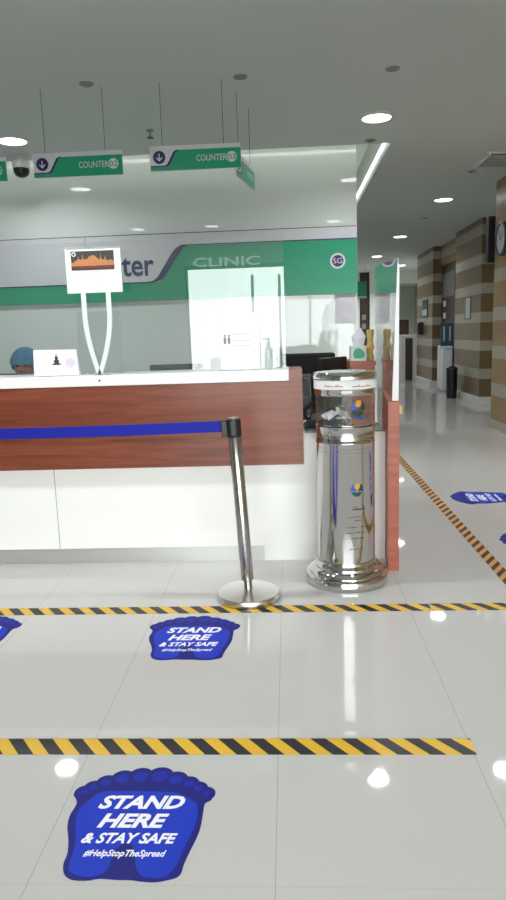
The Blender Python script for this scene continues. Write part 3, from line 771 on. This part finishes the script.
for x in (-2.07, -4.0): box('panel_joint', x-.002, x+.002, -.031, -.0302, 1.875, 2.344, M['dgrey'], wb)
box('top_strip', -5.4, BX-.004, -.012, -.001, 2.345, 2.355, M['dgrey'], wb)  # dark grey strip along the top edge of the panel
# A4 sheet on the wall
pn = thing('posted_sheet', 'plain pale sheet fixed on white wall below the round green badge', 'notice', (.615, BY, 1.545))
box('sheet', -.11, .112, -.004, -.001, -.165, .165, M['postsheet'], pn)
for k, (a_, b_, c_, d_) in enumerate(((-.05, .05, .03, .09), (-.03, .06, -.05, .0), (-.02, .03, -.11, -.09))):
    box('faded_print', a_, b_, -.0055, -.004, c_, d_, M['boardw'], pn)

# ------------------------------------------------------------------ hanging signs
def hang_sign(x, y, num, label, rz=0, w_=.645, z0=2.455, parent=None):
    t = thing('hanging_sign', label, 'sign', (x, y, 0), rz, None)
    h = .165
    box('panel', 0, w_, -.006, .006, z0, z0+h, M['signw'], t)
    for side in (0, 1):
        mt = upright(0, -.0062, z0) if side == 0 else T((w_, .0062, z0)) @ Matrix.Rotation(PI, 4, 'Z') @ Matrix.Rotation(PI/2, 4, 'X')
        prism('green_field', [(0, 0), (w_, 0), (w_, .135), (.21, .135), (.185, .125), (.135, .035), (.115, .026), (0, .026)], 0, .001, M['green'], t, mt=mt)
        prism('navy_curve', [(0, .026), (.115, .026), (.135, .035), (.185, .125), (.21, .135), (.195, .138), (.17, .128), (.122, .045), (.105, .034), (0, .034)], .001, .0016, M['navy'], t, mt=mt)
        prism('arrow_disc', circ(.065, .09, .044, 32), .001, .002, M['navy'], t, mt=mt)
        prism('arrow', [(.061, .115), (.069, .115), (.069, .078), (.084, .092), (.089, .086), (.065, .062), (.041, .086), (.046, .092), (.061, .078)], .002, .0028, M['signw'], t, mt=mt)
        text('lettering', 'COUNTER', .06, M['signw'], t, mt @ T((.33, .055, .0012)), bold=.004, ext=.0004, width=.215)
        if num:
            prism('number_disc', circ(.58, .075, .036, 28), .001, .0018, M['signw'], t, mt=mt)
            text('number', num, .052, M['green'], t, mt @ T((.55, .057, .002)), bold=.006, ext=.0004, width=.06)
    for xx in (.09, w_-.12):
        bm = bmesh.new(); tube(bm, [(xx, 0, z0+h), (xx, 0, CEIL)], .0022, 6); link('wire', bm, M['wire'], t)
    return t
hang_sign(-1.785, 5.07, '02', 'hanging green COUNTER 02 sign with arrow, left of centre')
hang_sign(-.94, 5.07, '03', 'hanging green COUNTER 03 sign with arrow, right of centre', z0=2.465)
hang_sign(-2.63, 5.07, '01', 'hanging green sign at the left edge, mostly out of view', z0=2.445)
hang_sign(-.345, 5.25, '', 'narrow hanging sign seen nearly edge on beside COUNTER 03', rz=math.radians(80), w_=.6, z0=2.46)
g = thing('passage_sign', 'small dark green hanging sign far down the passage beside board end', 'sign', (1.9, 19.0, 0))
box('panel', 0, .28, -.01, .01, 2.15, 2.6, M['green'], g); box('stripe', 0, .28, -.0115, -.01, 2.17, 2.21, M['signw'], g)
for x in (.04, .24):
    bm = bmesh.new(); tube(bm, [(x, 0, 2.6), (x, 0, CEIL)], .004, 6); link('wire', bm, M['wire'], g)

# ------------------------------------------------------------------ passage furniture
ck = thing('wall_clock', 'round wall clock with pale face on the tan striped wall', 'clock', (XR-.001, 8.6, 2.33), -PI/2)
R90 = Matrix.Rotation(PI/2, 4, 'X')
cyl('rim', [(.2, 0), (.2, .04), (.175, .045), (.175, .03)], M['dgrey'], ck, mt=R90, caps=False)
cyl('face', [(.178, 0), (.178, .032)], M['signw'], ck, mt=R90)
prism('hand', [(-.006, -.02), (.006, -.02), (.004, .11), (-.004, .11)], .033, .035, M['black'], ck, mt=R90 @ Matrix.Rotation(-.9, 4, 'Z'))
prism('hand', [(-.005, -.02), (.005, -.02), (.003, .15), (-.003, .15)], .036, .038, M['black'], ck, mt=R90 @ Matrix.Rotation(.7, 4, 'Z'))
for k in range(12):
    prism('hour_mark', [(-.004, .145), (.004, .145), (.004, .165), (-.004, .165)], .032, .0335, M['black'], ck, mt=R90 @ Matrix.Rotation(k*PI/6, 4, 'Z'))
sk_ = thing('wall_speaker', 'tall narrow black speaker box high beside the clock', 'speaker', (2.66, 9.03, 2.1))
box('cabinet', -.1, .04, -.005, .12, 0, .56, M['black'], sk_, .006)
box('grille', -.09, .03, -.01, -.005, .02, .54, M['blackm'], sk_)
box('bracket', .0, .03, -.078, -.005, .2, .3, M['dgrey'], sk_)
# slender waste bin
wb_ = thing('waste_bin', 'tall slim black waste bin standing between the striped pillars', 'bin', (3.05, 12.9, 0))
cyl('body', [(.09, 0), (.095, .02), (.1, .5), (.102, .52)], M['black'], wb_, seg=32)
cyl('lid', [(.105, .52), (.105, .56), (.06, .59), (.02, .6)], M['black'], wb_, seg=32)
kc = thing('white_cabinet', 'white cabinet with rounded top beside the black waste bin', 'cabinet', (3.27, 14.4, 0))
box('carcass', -.1, .1, -.25, .35, 0, .93, M['signw'], kc, .03)
box('door', -.105, -.1, -.2, .3, .06, .88, M['paper'], kc)
box('door', -.07, .07, -.256, -.25, .06, .84, M['paper'], kc)
tp_ = thing('teal_display', 'teal and dark picture display standing on the white cabinet', 'display', (3.27, 14.3, .931))
box('board', -.13, .13, -.02, .02, 0, .46, M['teal'], tp_)
for x in (-.08, .04): box('white_print', x, x+.03, -.0215, -.02, .1, .4, M['signw'], tp_)
nt_ = thing('pillar_notice', 'pale framed notice on the left side of the nearer brown pillar', 'notice', (3.219, 12.5, 1.63))
box('sheet', -.012, 0, -.2, .2, -.2, .2, M['midgrey'], nt_); box('sheet_face', -.014, -.012, -.17, .1, -.17, .17, M['boardw'], nt_)
gn = thing('green_notice', 'small green and white notice on the farther brown pillar', 'notice', (3.219, 16.3, 1.75))
box('sheet', -.012, 0, -.3, .3, -.2, .2, M['dgreen'], gn); box('white_strip', -.014, -.012, -.26, .26, -.16, -.02, M['boardw'], gn)
fe = thing('wall_telephone', 'small dark wall telephone box below the green notice on pillar', 'telephone', (3.219, 16.6, 1.15))
box('case', -.09, 0, -.1, .1, 0, .3, M['black'], fe, .01)
box('handset', -.13, -.09, -.08, -.03, .02, .28, M['dgrey'], fe, .01)
kd = thing('glass_cabinet', 'pale framed cabinet with dark inside near the far passage end', 'cabinet', (3.12, 17.9, 0))
bm = bmesh.new(); abox(bm, -.2, -.1, -.1, .4, 0, 1.15); abox(bm, .1, .2, -.1, .4, 0, 1.15); abox(bm, -.1, .1, -.1, .4, 1.07, 1.15); link('frame', bm, M['signw'], kd)
box('inside', -.1, .1, .0, .4, 0, 1.07, M['darkwood'], kd)
lc = thing('dark_locker', 'low dark wooden locker at the far passage end', 'cabinet', (2.98, 18.8, 0))
box('carcass', -.25, .3, 0, .4, 0, 1.55, M['darkwood'], lc); box('door', -.22, .27, -.012, 0, .06, 1.5, M['darkwood'], lc)
cs = thing('dark_stand', 'narrow black stand left of the glass cabinet', 'stand', (2.58, 17.0, 0))
box('body', -.1, .1, -.1, .1, .3, .95, M['black'], cs); box('base', -.12, .12, -.12, .12, 0, .3, M['midgrey'], cs)
